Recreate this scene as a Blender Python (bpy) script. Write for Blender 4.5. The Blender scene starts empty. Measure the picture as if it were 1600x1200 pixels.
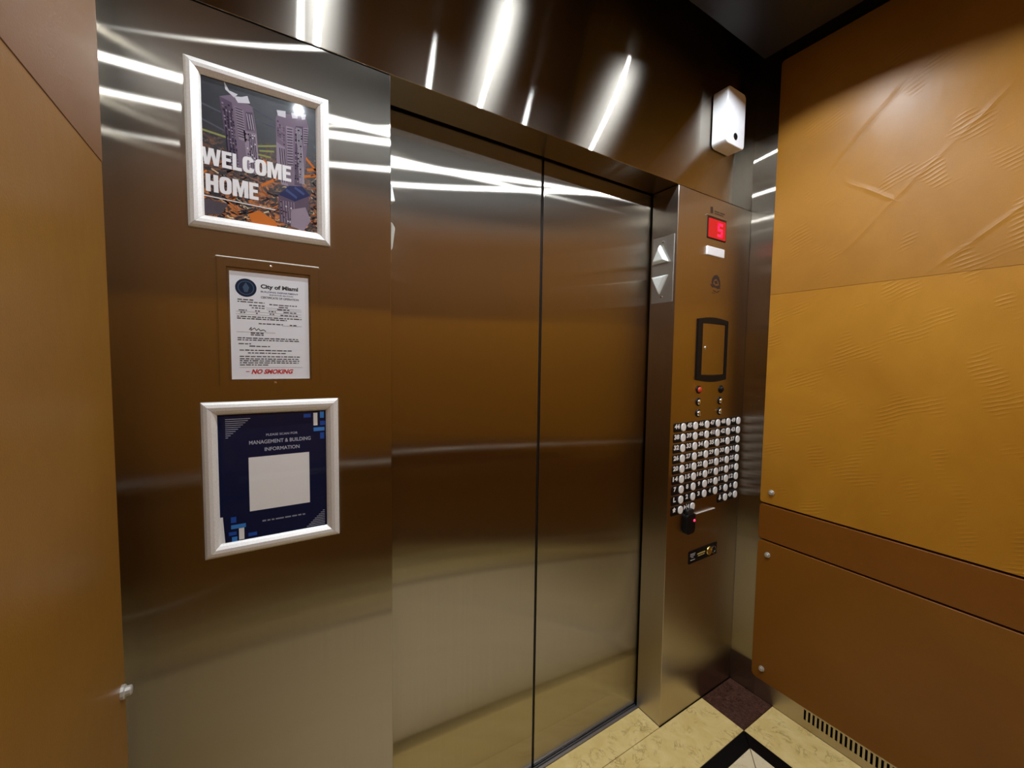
import bpy, bmesh, math, random
from mathutils import Vector, Matrix
random.seed(7)
SC = bpy.context.scene
COL = SC.collection

# ---------------------------------------------------------------- camera
cam_d = bpy.data.cameras.new('camera'); cam = bpy.data.objects.new('camera', cam_d); COL.objects.link(cam)
cam_d.sensor_fit = 'HORIZONTAL'; cam_d.sensor_width = 36.0; cam_d.lens = 631.81/1600*36.0; cam_d.clip_start = 0.01
Fw = Vector((0.52623334, 0.84832321, -0.05853374)); Rt = Vector((0.85011668, -0.52642536, 0.01334095)); Up = Vector((0.01949621, 0.05678096, 0.99819628))
m = Matrix((Rt, Up, -Fw)).transposed().to_4x4(); m.translation = Vector((0.4494, -0.9918, 1.4669))
cam.matrix_world = m
SC.camera = cam

# ---------------------------------------------------------------- world, lights, exposure
w = bpy.data.worlds.new('world'); SC.world = w; w.use_nodes = True
w.node_tree.nodes['Background'].inputs[0].default_value = (0.5, 0.55, 0.6, 1); w.node_tree.nodes['Background'].inputs[1].default_value = 0.02
SC.view_settings.view_transform = 'Standard'; SC.view_settings.look = 'None'
SC.view_settings.exposure = 0.25; SC.view_settings.gamma = 1.0; SC.view_settings.use_curve_mapping = False
X0, X1 = 0.2194, 2.2859          # cab side walls
XL, XR = 0.7194, 1.7855          # door opening
YD = 0.1274                      # door face
YB = -1.56                       # rear wall
HD = 2.13                        # head of the opening
ZI = 2.60                        # underside of the ceiling panels
LIGHT_XY = [(1.195+dx, y) for y in (-0.333, -1.167) for dx in (-0.578, 0.0, 0.578)]
LAMP = 10300.0                     # emission of the downlight lenses
LAMP_COL = (0.86, 0.93, 1.0)

# ---------------------------------------------------------------- node helpers
def mat(name):
    mt = bpy.data.materials.new(name); mt.use_nodes = True
    nt = mt.node_tree
    return mt, nt, nt.nodes['Principled BSDF']
def N(nt, t, **kw):
    n = nt.nodes.new(t)
    for k, v in kw.items(): setattr(n, k, v)
    return n
def math_n(nt, op, a, b=None, clamp=False):
    n = N(nt, 'ShaderNodeMath', operation=op); n.use_clamp = clamp
    for i, v in enumerate((a, b)):
        if v is None: continue
        if isinstance(v, (int, float)): n.inputs[i].default_value = v
        else: nt.links.new(v, n.inputs[i])
    return n.outputs[0]
def mix_c(nt, f, a, b, mode='MIX'):
    n = N(nt, 'ShaderNodeMix', data_type='RGBA', blend_type=mode)
    for i, v in ((0, f), (6, a), (7, b)):
        if isinstance(v, (int, float)): n.inputs[i].default_value = v
        elif isinstance(v, tuple): n.inputs[i].default_value = (*v, 1) if len(v) == 3 else v
        else: nt.links.new(v, n.inputs[i])
    return n.outputs[2]
def ramp(nt, x, *stops):
    n = N(nt, 'ShaderNodeValToRGB'); e = n.color_ramp.elements
    while len(e) < len(stops): e.new(0.5)
    for k, (p, c) in zip(e, stops):
        k.position = p; k.color = (c, c, c, 1) if isinstance(c, (int, float)) else (*c, 1)
    nt.links.new(x, n.inputs[0]); return n.outputs[0]
def pos(nt, scale=(1, 1, 1), rot=(0, 0, 0), loc=(0, 0, 0)):
    g = N(nt, 'ShaderNodeNewGeometry'); mp = N(nt, 'ShaderNodeMapping')
    mp.inputs['Scale'].default_value = scale; mp.inputs['Rotation'].default_value = rot; mp.inputs['Location'].default_value = loc
    nt.links.new(g.outputs['Position'], mp.inputs[0]); return mp.outputs[0]
def noise(nt, vec, scale, detail=3, rough=0.5, dist=0.0):
    n = N(nt, 'ShaderNodeTexNoise'); n.inputs['Scale'].default_value = scale; n.inputs['Detail'].default_value = detail
    n.inputs['Roughness'].default_value = rough; n.inputs['Distortion'].default_value = dist
    nt.links.new(vec, n.inputs['Vector']); return n.outputs[0]
def bump(nt, h, strength, dist, nrm=None):
    n = N(nt, 'ShaderNodeBump'); n.inputs['Strength'].default_value = strength; n.inputs['Distance'].default_value = dist
    nt.links.new(h, n.inputs['Height'])
    if nrm: nt.links.new(nrm, n.inputs['Normal'])
    return n.outputs[0]
def plain(name, col, rough=0.5, metal=0.0, emit=None, es=1.0, coat=0.0, var=0.0):
    mt, nt, p = mat(name)
    p.inputs['Base Color'].default_value = (*col, 1); p.inputs['Roughness'].default_value = rough; p.inputs['Metallic'].default_value = metal
    p.inputs['Coat Weight'].default_value = coat; p.inputs['Coat Roughness'].default_value = 0.05
    nz = noise(nt, pos(nt), 60, 3)
    k = var or 0.06
    nt.links.new(mix_c(nt, nz, tuple(c*(1-k) for c in col), tuple(min(1, c*(1+k)) for c in col)), p.inputs['Base Color'])
    if emit:
        p.inputs['Emission Color'].default_value = (*emit, 1); p.inputs['Emission Strength'].default_value = es
    return mt

# ---------------------------------------------------------------- materials
def steel(name, base, grain, sharp=(0.19, 0.90), soft=(0.38, 0.55), mix=0.10):
    """brushed stainless; grain 'v' or 'h': the brush lines run up or along the sheet. Two brushed lobes, a tight and a wide one"""
    mt = bpy.data.materials.new(name); mt.use_nodes = True; nt = mt.node_tree; nt.nodes.clear()
    o = N(nt, 'ShaderNodeOutputMaterial'); mx = N(nt, 'ShaderNodeMixShader'); mx.inputs[0].default_value = mix
    tg = N(nt, 'ShaderNodeCombineXYZ'); tg.inputs[2 if grain == 'v' else 0].default_value = 1.0; tg.inputs[1].default_value = 0.001
    sc = (900, 900, 3) if grain == 'v' else (3, 900, 900)
    fine = noise(nt, pos(nt, sc), 1.0, 2)
    c = mix_c(nt, fine, tuple(v*0.90 for v in base), tuple(min(1, v*1.08) for v in base))
    wob = noise(nt, pos(nt), 1.7, 1)           # the sheets are slightly wavy
    nrm = bump(nt, wob, 0.2, 0.005)
    for i, (r, a) in enumerate((sharp, soft)):
        g = N(nt, 'ShaderNodeBsdfAnisotropic', distribution='BECKMANN')
        g.inputs['Roughness'].default_value = r; g.inputs['Anisotropy'].default_value = a
        nt.links.new(c, g.inputs['Color']); nt.links.new(tg.outputs[0], g.inputs['Tangent']); nt.links.new(nrm, g.inputs['Normal'])
        nt.links.new(g.outputs[0], mx.inputs[1+i])
    nt.links.new(mx.outputs[0], o.inputs[0])
    return mt
STEEL_B = (0.41, 0.375, 0.32)
M_STEEL_V = steel('brushed_steel_vertical', STEEL_B, 'v')
M_STEEL_H = steel('brushed_steel_horizontal', STEEL_B, 'h')
M_STEEL_P = steel('brushed_steel_panel', (0.50, 0.435, 0.365), 'v', (0.24, 0.75), (0.40, 0.4), 0.6)
M_STEEL_D = plain('dull_steel', (0.45, 0.43, 0.40), 0.38, 1.0)
M_CHROME = plain('polished_metal', (0.8, 0.79, 0.77), 0.16, 1.0)
M_RAIL = plain('satin_rail', (0.85, 0.83, 0.80), 0.35, 0.9)
M_STUD = plain('worn_metal_stud', (0.52, 0.49, 0.44), 0.4, 0.55)
M_ALU = plain('aluminium_sill', (0.62, 0.66, 0.72), 0.35, 1.0)
M_BLACK = plain('black_void', (0.006, 0.006, 0.007), 0.7)
M_RUBBER = plain('black_rubber', (0.012, 0.011, 0.011), 0.5)
M_CEIL = plain('dark_ceiling_metal', (0.018, 0.016, 0.019), 0.42, 0.5)
M_UPPER = plain('ceiling_void_paint', (0.012, 0.012, 0.013), 0.8)
M_WHITE = plain('white_plastic', (0.86, 0.86, 0.88), 0.3)
M_LENS = plain('white_button_lens', (0.93, 0.92, 0.90), 0.25, var=0.02)
M_NUM = plain('white_numeral', (0.93, 0.92, 0.90), 0.6, var=0.02)
M_BLKPL = plain('black_plastic', (0.006, 0.0055, 0.006), 0.4); M_BLKPL.node_tree.nodes['Principled BSDF'].inputs['Specular IOR Level'].default_value = 0.18
M_GREYLENS = plain('arrow_lens', (0.72, 0.74, 0.70), 0.25)
M_RED = plain('red_display', (0.30, 0.006, 0.008), 0.2, emit=(1.0, 0.012, 0.02), es=0.28)
M_REDLIT = plain('red_digit', (0.8, 0.02, 0.05), 0.3, emit=(1.0, 0.004, 0.06), es=1.6)
M_REDBTN = plain('red_button', (0.62, 0.06, 0.03), 0.3)
M_LED = plain('red_led', (0.8, 0.05, 0.1), 0.3, emit=(1.0, 0.03, 0.12), es=1.6)
M_BRASS = plain('brass', (0.80, 0.62, 0.20), 0.3, 1.0)
M_ENGR = plain('engraved_mark', (0.03, 0.010, 0.006), 0.8)
M_FRAME = None
M_LAMP, _nt, _p = mat('lamp_lens')
_p.inputs['Base Color'].default_value = (0.8, 0.8, 0.8, 1); _p.inputs['Emission Color'].default_value = (*LAMP_COL, 1); _p.inputs['Emission Strength'].default_value = LAMP

def frame_mat():
    mt, nt, p = mat('silver_frame')
    fine = noise(nt, pos(nt, (500, 500, 500)), 1.0, 3)
    nt.links.new(mix_c(nt, fine, (0.60, 0.57, 0.53), (0.92, 0.89, 0.85)), p.inputs['Base Color'])
    p.inputs['Metallic'].default_value = 0.35; p.inputs['Roughness'].default_value = 0.42
    return mt
M_FRAME = frame_mat()

def wall_mat(name, dark, light, kind):
    """orange brown wall covering, kind 'crease' (long diagonal ridges), 'wrinkle' (patches of short ripples) or 'smooth'"""
    mt, nt, p = mat(name)
    big = noise(nt, pos(nt, (1, 1, 1)), 2.6, 5, 0.6, 0.4)
    fine = noise(nt, pos(nt), 420, 2)
    c = mix_c(nt, ramp(nt, big, (0.3, 0.0), (0.72, 1.0)), dark, light)
    c = mix_c(nt, math_n(nt, 'MULTIPLY', fine, 0.35), c, tuple(v*0.55 for v in dark))
    nt.links.new(c, p.inputs['Base Color'])
    p.inputs['Roughness'].default_value = 0.40
    p.inputs['Specular IOR Level'].default_value = 0.36
    nrm = bump(nt, fine, 0.10, 0.0015)
    # coordinates on the wall: y along it, z up; rotate about x for diagonals
    def dot(v):
        g = N(nt, 'ShaderNodeNewGeometry'); d = N(nt, 'ShaderNodeVectorMath', operation='DOT_PRODUCT')
        nt.links.new(g.outputs['Position'], d.inputs[0]); d.inputs[1].default_value = v; return d.outputs['Value']
    if kind == 'crease':
        # long diagonal ridges: (y, z) of one end, (y, z) of the other
        tot = None
        for k, (y0, z0, y1, z1) in enumerate(((-0.24, 2.12, -0.52, 2.44), (-0.34, 1.87, -0.72, 2.27), (-0.56, 1.755, -0.90, 2.04), (-0.85, 1.9, -1.2, 2.3), (-1.1, 1.8, -1.4, 2.1), (-0.34, 2.13, -0.50, 2.01))):
            L = math.hypot(y1-y0, z1-z0); dy, dz = (y1-y0)/L, (z1-z0)/L
            q = math_n(nt, 'SUBTRACT', dot((0, dy, dz)), y0*dy+z0*dz)
            pp_ = math_n(nt, 'SUBTRACT', dot((0, -dz, dy)), -y0*dz+z0*dy)
            wob = math_n(nt, 'MULTIPLY', math_n(nt, 'SUBTRACT', noise(nt, pos(nt, loc=(k, 0, 0)), 5, 3), 0.5), 0.030)
            d = math_n(nt, 'ABSOLUTE', math_n(nt, 'ADD', pp_, wob))
            ridge = ramp(nt, d, (0.0, 1.0), (0.004, 0.6), (0.013, 0.0))
            ends = ramp(nt, math_n(nt, 'ABSOLUTE', math_n(nt, 'SUBTRACT', math_n(nt, 'DIVIDE', q, L), 0.5)), (0.35, 1.0), (0.52, 0.0))
            brk = ramp(nt, noise(nt, pos(nt, loc=(0, k, 3)), 9, 2), (0.36, 0.15), (0.55, 1.0))
            r_ = math_n(nt, 'MULTIPLY', math_n(nt, 'MULTIPLY', ridge, ends), brk)
            tot = r_ if tot is None else math_n(nt, 'MAXIMUM', tot, r_)
        nrm = bump(nt, tot, 0.30, 0.005, nrm)
    if kind in ('crease', 'wrinkle'):
        ph = math_n(nt, 'MULTIPLY', noise(nt, pos(nt), 9, 2), 11.0)
        sn = math_n(nt, 'SINE', math_n(nt, 'ADD', math_n(nt, 'MULTIPLY', dot((0, 0.36, 0.93)), 2*math.pi/0.0125), ph))
        rip = ramp(nt, math_n(nt, 'ADD', math_n(nt, 'MULTIPLY', sn, 0.5), 0.5), (0.35, 0.0), (1.0, 1.0))
        mask = ramp(nt, noise(nt, pos(nt, (1, 1.2, 1.0), (math.radians(25), 0, 0), (0.3, 0.27, 0.9)), 8.5, 1), (0.56 if kind == 'wrinkle' else 0.60, 0.0), (0.68 if kind == 'wrinkle' else 0.74, 1.0))
        nrm = bump(nt, math_n(nt, 'MULTIPLY', rip, mask), 0.24, 0.0030, nrm)
    if kind != 'smooth':
        soft = noise(nt, pos(nt, (1, 1.5, 0.7), (math.radians(-40), 0, 0)), 5, 3)
        nrm = bump(nt, soft, 0.2, 0.012, nrm)
    nt.links.new(nrm, p.inputs['Normal'])
    return mt
M_WUP = wall_mat('orange_covering_upper', (0.3168, 0.1320, 0.0114), (0.4136, 0.1804, 0.0176), 'crease')
M_WLO = wall_mat('orange_covering_lower', (0.3698, 0.1505, 0.0086), (0.4988, 0.2236, 0.0172), 'wrinkle')
M_WBAND = wall_mat('orange_band', (0.1870, 0.0578, 0.0034), (0.2210, 0.0731, 0.0051), 'smooth')
M_WBASE = wall_mat('orange_lower_panel', (0.1997, 0.0697, 0.0034), (0.2380, 0.0867, 0.0051), 'smooth')
M_WLEFT = wall_mat('orange_covering_left_shaded', (0.1924, 0.0799, 0.0067), (0.2516, 0.1110, 0.0111), 'soft')  # same covering, its colour darkened to stand for shade on this wall
M_WREAR = wall_mat('orange_covering_rear', (0.30, 0.120, 0.016), (0.40, 0.165, 0.026), 'soft')
M_WREARB = wall_mat('brown_covering_rear', (0.17, 0.068, 0.012), (0.22, 0.088, 0.016), 'smooth')
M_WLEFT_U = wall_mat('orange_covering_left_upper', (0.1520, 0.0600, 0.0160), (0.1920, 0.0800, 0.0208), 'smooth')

def marble(name, base, light, vein, sc=9.0, amount=0.8):
    mt, nt, p = mat(name)
    a = noise(nt, pos(nt), sc, 6, 0.62, 1.4)
    v = noise(nt, pos(nt, (1, 1, 1), (0, 0, 0.7)), sc*1.25, 8, 0.62, 2.2)
    ridge = ramp(nt, math_n(nt, 'ABSOLUTE', math_n(nt, 'SUBTRACT', v, 0.5)), (0.0, 1.0), (0.010, 0.5), (0.04, 0.0))
    msk = ramp(nt, noise(nt, pos(nt, loc=(5, 2, 1)), 14, 3), (0.47, 0.0), (0.62, 1.0))
    c = mix_c(nt, ramp(nt, a, (0.35, 0.0), (0.7, 1.0)), base, light)
    c = mix_c(nt, math_n(nt, 'MULTIPLY', math_n(nt, 'MULTIPLY', ridge, msk), amount), c, vein)
    nt.links.new(c, p.inputs['Base Color']); p.inputs['Roughness'].default_value = 0.22
    return mt
M_CREAM = marble('cream_marble', (0.74, 0.55, 0.20), (0.85, 0.68, 0.30), (0.28, 0.17, 0.04))
M_WMARB = marble('white_marble', (0.74, 0.62, 0.38), (0.84, 0.73, 0.50), (0.42, 0.33, 0.18), 6.0, 0.5)
M_BROWN = marble('brown_granite', (0.040, 0.017, 0.011), (0.11, 0.050, 0.034), (0.010, 0.005, 0.004), 55.0, 0.8)
M_BSTONE = plain('black_stone', (0.004, 0.0035, 0.0035), 0.3); M_BSTONE.node_tree.nodes['Principled BSDF'].inputs['Specular IOR Level'].default_value = 0.12

def glass_mat():
    mt = bpy.data.materials.new('clear_sheet'); mt.use_nodes = True; nt = mt.node_tree; nt.nodes.clear()
    o = N(nt, 'ShaderNodeOutputMaterial'); mx = N(nt, 'ShaderNodeMixShader'); lw = N(nt, 'ShaderNodeLayerWeight'); lw.inputs[0].default_value = 0.5
    fr = math_n(nt, 'ADD', math_n(nt, 'MULTIPLY', math_n(nt, 'POWER', lw.outputs['Facing'], 5.0), 0.9), 0.022, True)
    t = N(nt, 'ShaderNodeBsdfTransparent'); g = N(nt, 'ShaderNodeBsdfGlossy'); g.inputs['Roughness'].default_value = 0.04
    nt.links.new(fr, mx.inputs[0]); nt.links.new(t.outputs[0], mx.inputs[1]); nt.links.new(g.outputs[0], mx.inputs[2]); nt.links.new(mx.outputs[0], o.inputs[0])
    return mt
M_GLASS = glass_mat()
PRINT_MATS = {}
def ink(col, rough=0.45):
    k = tuple(round(c, 3) for c in col)
    if k not in PRINT_MATS: PRINT_MATS[k] = plain('ink_%d' % len(PRINT_MATS), col, 0.9, var=0.03); PRINT_MATS[k].node_tree.nodes['Principled BSDF'].inputs['Specular IOR Level'].default_value = 0.1
    return PRINT_MATS[k]

# ---------------------------------------------------------------- object helpers
WORLD_AT = {}                     # world origin of each object made here
def thing(name, label, cat, loc, group=None):
    o = bpy.data.objects.new(name, None); o.empty_display_size = 0.05; COL.objects.link(o); o.location = loc
    if label: o['label'] = label
    if cat: o['category'] = cat
    if group: o['group'] = group
    WORLD_AT[o] = Vector(loc); return o
def tag(o, label, cat, group=None):
    o['label'] = label; o['category'] = cat
    if group: o['group'] = group
    return o
def structure(name, loc=(0, 0, 0)):
    o = thing(name, None, None, loc); o['kind'] = 'structure'; return o
def obj(name, bm, mats, parent=None, smooth=False, kind=None):
    """link a bmesh given in world coordinates as one object; origin at its base centre"""
    bm.normal_update()
    co = [v.co for v in bm.verts]
    lo = Vector((min(c[i] for c in co) for i in range(3))); hi = Vector((max(c[i] for c in co) for i in range(3)))
    at = Vector(((lo.x+hi.x)/2, (lo.y+hi.y)/2, lo.z))
    for v in bm.verts: v.co -= at
    me = bpy.data.meshes.new(name); bm.to_mesh(me); bm.free()
    for mt in (mats if isinstance(mats, (list, tuple)) else [mats]): me.materials.append(mt)
    if smooth:
        for f in me.polygons: f.use_smooth = True
    o = bpy.data.objects.new(name, me); COL.objects.link(o)
    WORLD_AT[o] = at
    if parent is not None: o.parent = parent; o.location = at - WORLD_AT[parent]
    else: o.location = at
    if kind: o['kind'] = kind
    return o
def put(name, me_obj, at, parent):
    """a copy of a made object sharing its mesh"""
    o = me_obj.copy(); o.name = name; COL.objects.link(o); o.parent = parent; o.location = Vector(at) - WORLD_AT[parent]; WORLD_AT[o] = Vector(at); return o
def box(x0, x1, y0, y1, z0, z1, bev=0.0, seg=2, bm=None):
    b = bmesh.new()
    bmesh.ops.create_cube(b, size=1)
    for v in b.verts: v.co = Vector((x0+(v.co.x+.5)*(x1-x0), y0+(v.co.y+.5)*(y1-y0), z0+(v.co.z+.5)*(z1-z0)))
    if bev: bmesh.ops.bevel(b, geom=b.edges[:], offset=bev, segments=seg, affect='EDGES', profile=0.5)
    if bm is None: return b
    me = bpy.data.meshes.new('tmp'); b.to_mesh(me); b.free(); bm.from_mesh(me); bpy.data.meshes.remove(me); return bm
def join(*bms):
    a = bms[0]
    for b in bms[1:]:
        me = bpy.data.meshes.new('tmp'); b.to_mesh(me); b.free(); a.from_mesh(me); bpy.data.meshes.remove(me)
    return a
# frames: 'F' front wall (u=x, v=z, normal -y), 'L' faces +x ... given as origin fn
def onF(u, v, h): return Vector((u, -h, v))
def onR(x): return lambda u, v, h: Vector((x-h, u, v))       # right hand walls: u = y, out = -x
def onL(x): return lambda u, v, h: Vector((x+h, u, v))       # left hand walls: out = +x
def onZ(z): return lambda u, v, h: Vector((u, v, z+h))
def prism(pts, h0, h1, fn, bev=0.0, seg=2):
    b = bmesh.new()
    lo = [b.verts.new(fn(u, v, h0)) for u, v in pts]; hi = [b.verts.new(fn(u, v, h1)) for u, v in pts]
    b.faces.new(lo[::-1]); top = b.faces.new(hi); n = len(pts)
    for i in range(n): b.faces.new((lo[i], lo[(i+1) % n], hi[(i+1) % n], hi[i]))
    bmesh.ops.recalc_face_normals(b, faces=b.faces[:])
    if bev: bmesh.ops.bevel(b, geom=list(top.edges), offset=bev, segments=seg, affect='EDGES', profile=0.5)
    return b
def rrect(u0, u1, v0, v1, r, n=4):
    p = []
    for cx, cy, a0 in ((u1-r, v1-r, 0), (u0+r, v1-r, 90), (u0+r, v0+r, 180), (u1-r, v0+r, 270)):
        for k in range(n+1):
            a = math.radians(a0+90*k/n); p.append((cx+r*math.cos(a), cy+r*math.sin(a)))
    return p
def ell(cu, cv, ru, rv, n=20):
    return [(cu+ru*math.cos(2*math.pi*k/n), cv+rv*math.sin(2*math.pi*k/n)) for k in range(n)]
def lathe(cu, cv, prof, fn, n=20):
    """prof: (radius, height) from the outside to the middle"""
    b = bmesh.new(); rings = []
    for r, h in prof:
        if r < 1e-6: rings.append([b.verts.new(fn(cu, cv, h))])
        else: rings.append([b.verts.new(fn(cu+r*math.cos(2*math.pi*k/n), cv+r*math.sin(2*math.pi*k/n), h)) for k in range(n)])
    for a, c in zip(rings, rings[1:]):
        for k in range(n):
            if len(c) == 1: b.faces.new((a[k], a[(k+1) % n], c[0]))
            else: b.faces.new((a[k], a[(k+1) % n], c[(k+1) % n], c[k]))
    bmesh.ops.recalc_face_normals(b, faces=b.faces[:]); return b

def text_polys(s, bold=0.0):
    """triangles of a text in a unit box: returns (list of [(u,v)...], width, height)"""
    cu = bpy.data.curves.new('t', 'FONT'); cu.body = s; cu.offset = bold; cu.resolution_u = 3
    o = bpy.data.objects.new('t', cu); COL.objects.link(o)
    me = bpy.data.meshes.new_from_object(o.evaluated_get(bpy.context.evaluated_depsgraph_get()))
    co = [v.co for v in me.vertices]
    x0 = min(c.x for c in co); x1 = max(c.x for c in co); y0 = min(c.y for c in co); y1 = max(c.y for c in co)
    polys = [[((co[i].x-x0)/(x1-x0), (co[i].y-y0)/(y1-y0)) for i in f.vertices] for f in me.polygons]
    bpy.data.objects.remove(o); bpy.data.curves.remove(cu); bpy.data.meshes.remove(me)
    return polys, (x1-x0), (y1-y0)
class Print:
    """flat artwork: layers of polygons in the u,v of a rectangle, a hair apart"""
    def __init__(s, fn, u0, u1, v0, v1, h): s.fn, s.r, s.h = fn, (u0, u1, v0, v1), h; s.b = bmesh.new(); s.m = []
    def slot(s, mt):
        if mt not in s.m: s.m.append(mt)
        return s.m.index(mt)
    def poly(s, pts, mt, layer):
        u0, u1, v0, v1 = s.r
        vs = [s.b.verts.new(s.fn(u0+(u1-u0)*u, v1-(v1-v0)*v, s.h+layer*0.00012)) for u, v in pts]
        try: f = s.b.faces.new(vs)
        except ValueError: return
        f.material_index = s.slot(mt); f.normal_update()
        out = s.fn(0, 0, 1) - s.fn(0, 0, 0)
        if f.normal.dot(out) < 0: f.normal_flip()
    def rect(s, a, b, c, d, mt, layer): s.poly([(a, c), (b, c), (b, d), (a, d)], mt, layer)   # u0,u1,v0(top),v1
    def line(s, p, q, wd, mt, layer):
        d = Vector((q[0]-p[0], q[1]-p[1])); n = Vector((-d.y, d.x)).normalized()*wd/2
        s.poly([(p[0]+n.x, p[1]+n.y), (q[0]+n.x, q[1]+n.y), (q[0]-n.x, q[1]-n.y), (p[0]-n.x, p[1]-n.y)], mt, layer)
    def text(s, t, a, b, c, d, mt, layer, bold=0.0, slant=0.0):
        for pl in text_polys(t, bold)[0]:
            s.poly([(a+(b-a)*(x+slant*y), d-(d-c)*y) for x, y in pl], mt, layer)
    def words(s, a, b, v, ht, mt, layer, rnd):
        """a line of small print too small to read: word-long dashes"""
        u = a
        while u < b-0.004:
            wl = min(rnd.uniform(0.02, 0.075), b-u); s.rect(u, u+wl, v-ht/2*rnd.uniform(0.7, 1.1), v+ht/2, mt, layer); u += wl+0.012
    def done(s, name, parent): return obj(name, s.b, s.m, parent)

# ================================================================ THE SETTING
# ---- floor: stone pieces with joints
floor = structure('floor')
obj('subfloor', box(X0-0.06, X1+0.06, YB-0.06, 0.2, -0.06, -0.014), M_BLACK, floor)
def tile(name, pts, mt): return obj(name, prism(pts, -0.012, 0.0, onZ(0.0), 0.0009, 1), mt, floor)
J = 0.0011
def rect_pts(x0, x1, y0, y1): return [(x0+J, y0+J), (x1-J, y0+J), (x1-J, y1-J), (x0+J, y1-J)]
xa, xb, xc = X0, X0+0.221, X0+0.276; xd, xe, xf = X1-0.276, X1-0.221, X1
ya, yb, yc = -0.002, -0.1855, -0.2365; yd, ye, yf = YB+0.2345, YB+0.1835, YB
tile('threshold_tile', rect_pts(XL, XR, -0.002, 0.107), M_CREAM)
for (px0, px1) in ((xa, xb), (xe, xf)):
    for (py0, py1) in ((yb, ya), (yf, ye)): tile('corner_tile', rect_pts(px0, px1, py0, py1), M_BROWN)
tile('border_tile', rect_pts(xb, xe, yb, ya), M_CREAM); tile('border_tile', rect_pts(xb, xe, yf, ye), M_CREAM)
tile('border_tile', rect_pts(xa, xb, ye, yb), M_CREAM); tile('border_tile', rect_pts(xe, xf, ye, yb), M_CREAM)
# black inlay, mitred at the corners
o4 = [(xb, yb), (xe, yb), (xe, ye), (xb, ye)]; i4 = [(xc, yc), (xd, yc), (xd, yd), (xc, yd)]
for k in range(4):
    a, b2, c, d = o4[k], o4[(k+1) % 4], i4[(k+1) % 4], i4[k]
    cx = sum(p[0] for p in (a, b2, c, d))/4; cy = sum(p[1] for p in (a, b2, c, d))/4
    tile('inlay_strip', [(p[0]+(cx-p[0])*0.0012, p[1]+(cy-p[1])*0.004) for p in (a, b2, c, d)], M_BSTONE)
ym = (yc+yd)/2; hw = (yc-yd)/2
cl, cr_ = (xc+hw*1.15, ym), (xd-hw*1.15, ym)
for pts in ([i4[0], i4[1], cr_, cl], [i4[1], i4[2], cr_], [i4[2], i4[3], cl, cr_], [i4[3], i4[0], cl]):
    cx = sum(p[0] for p in pts)/len(pts); cy = sum(p[1] for p in pts)/len(pts)
    tile('field_tile', [(p[0]+(cx-p[0])*0.004, p[1]+(cy-p[1])*0.006) for p in pts], M_WMARB)

# ---- front wall: left return, header over the opening, corner behind the panel
wall_front = structure('wall_front', (X0, 0, 0))
obj('return_panel', box(X0-0.03, XL, 0.0, 0.117, 0.0, HD-0.0012, 0.0026, 2), M_STEEL_V, wall_front)
obj('header_panel', box(X0-0.03, X1+0.03, 0.0015, 0.117, HD+0.0012, 2.90, 0.0012, 2), M_STEEL_H, wall_front)
obj('shaft_backing', box(X0-0.03, X1+0.03, 0.215, 0.24, -0.05, 2.9), M_BLACK, wall_front)
# ---- doors
for nm, x0, x1 in (('door_1', 0.66, 1.2488), ('door_2', 1.2582, 1.85)):
    d = structure(nm, ((x0+x1)/2, YD, 0))
    obj('door_leaf', box(x0, x1, YD, YD+0.035, 0.004, 2.24, 0.0022, 3), M_STEEL_V, d)
    ex = x1-0.0005 if nm == 'door_1' else x0-0.0035
    obj('edge_seal', box(ex, ex+0.004, YD+0.006, YD+0.03, 0.006, 2.23), M_RUBBER, d)
sill = structure('trim_1', (1.2527, 0.12, 0))
obj('sill_nosing', box(XL, XR, 0.108, 0.1185, -0.013, 0.001, 0.0008, 1), M_ALU, sill)
obj('sill_rib', box(XL, XR, 0.1235, 0.1275, -0.013, 0.0005, 0.0005, 1), M_ALU, sill)
obj('sill_groove', box(XL, XR, 0.1185, 0.172, -0.013, -0.009), M_RUBBER, sill)

# ---- side walls: steel backing (black on the right), raised orange panels, studs, plinth with air slots
PR = X1-0.020                      # face of the right hand panels
PL = X0+0.026                      # face of the left hand panels
def stud(parent, fn, u, v, first=[None]):
    b = lathe(u, v, [(0.0115, -0.001), (0.0115, 0.0040), (0.0100, 0.0052), (0.0080, 0.0054), (0.0080, 0.0115), (0.0064, 0.0130), (0, 0.0130)], fn, 10)
    return obj('panel_stud', b, M_STUD, parent)
wall_right = structure('wall_right', (X1, -0.8, 0))
obj('corner_strip', box(X1, X1+0.03, -0.112, 0.0008, 0.0, 2.90), M_STEEL_V, wall_right)
obj('backing_panel', box(X1, X1+0.03, YB, -0.112, 0.098, 2.90), M_BLACK, wall_right)  # black instead of steel, stands in for shade in the panel gaps
fR = onR(X1)
def side_panel(parent, name, fn, y0, y1, z0, z1, mt, depth, r=0.012):
    return obj(name, prism(rrect(y0, y1, z0, z1, r), 0.004, depth, fn, 0.0022, 3), mt, parent)
Y0 = -0.103; Y1 = YB+0.02
side_panel(wall_right, 'lower_panel', fR, Y1, Y0, 0.096, 0.7103, M_WBASE, 0.020, 0.020)
side_panel(wall_right, 'rail_band', fR, Y1, Y0, 0.7173, 0.8675, M_WBAND, 0.020)
side_panel(wall_right, 'upper_panel', fR, Y1, Y0, 0.8745, 2.69, M_WLO, 0.019)
obj('covering_sheet', prism([(Y1+0.002, 1.754), (Y0-0.002, 1.754), (Y0-0.002, 2.682), (Y1+0.002, 2.682)], 0.0185, 0.0200, fR, 0.0006, 1), M_WUP, wall_right)
for yy, zz in ((-0.149, 0.925), (-0.146, 0.655), (-0.146, 0.150)): stud(wall_right, onR(PR), yy, zz)
base_r = structure('baseboard_right', (X1, -0.8, 0))
obj('plinth_end', box(X1, X1+0.012, -0.302, -0.112, 0.0, 0.0975), M_STEEL_P, base_r)
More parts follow.
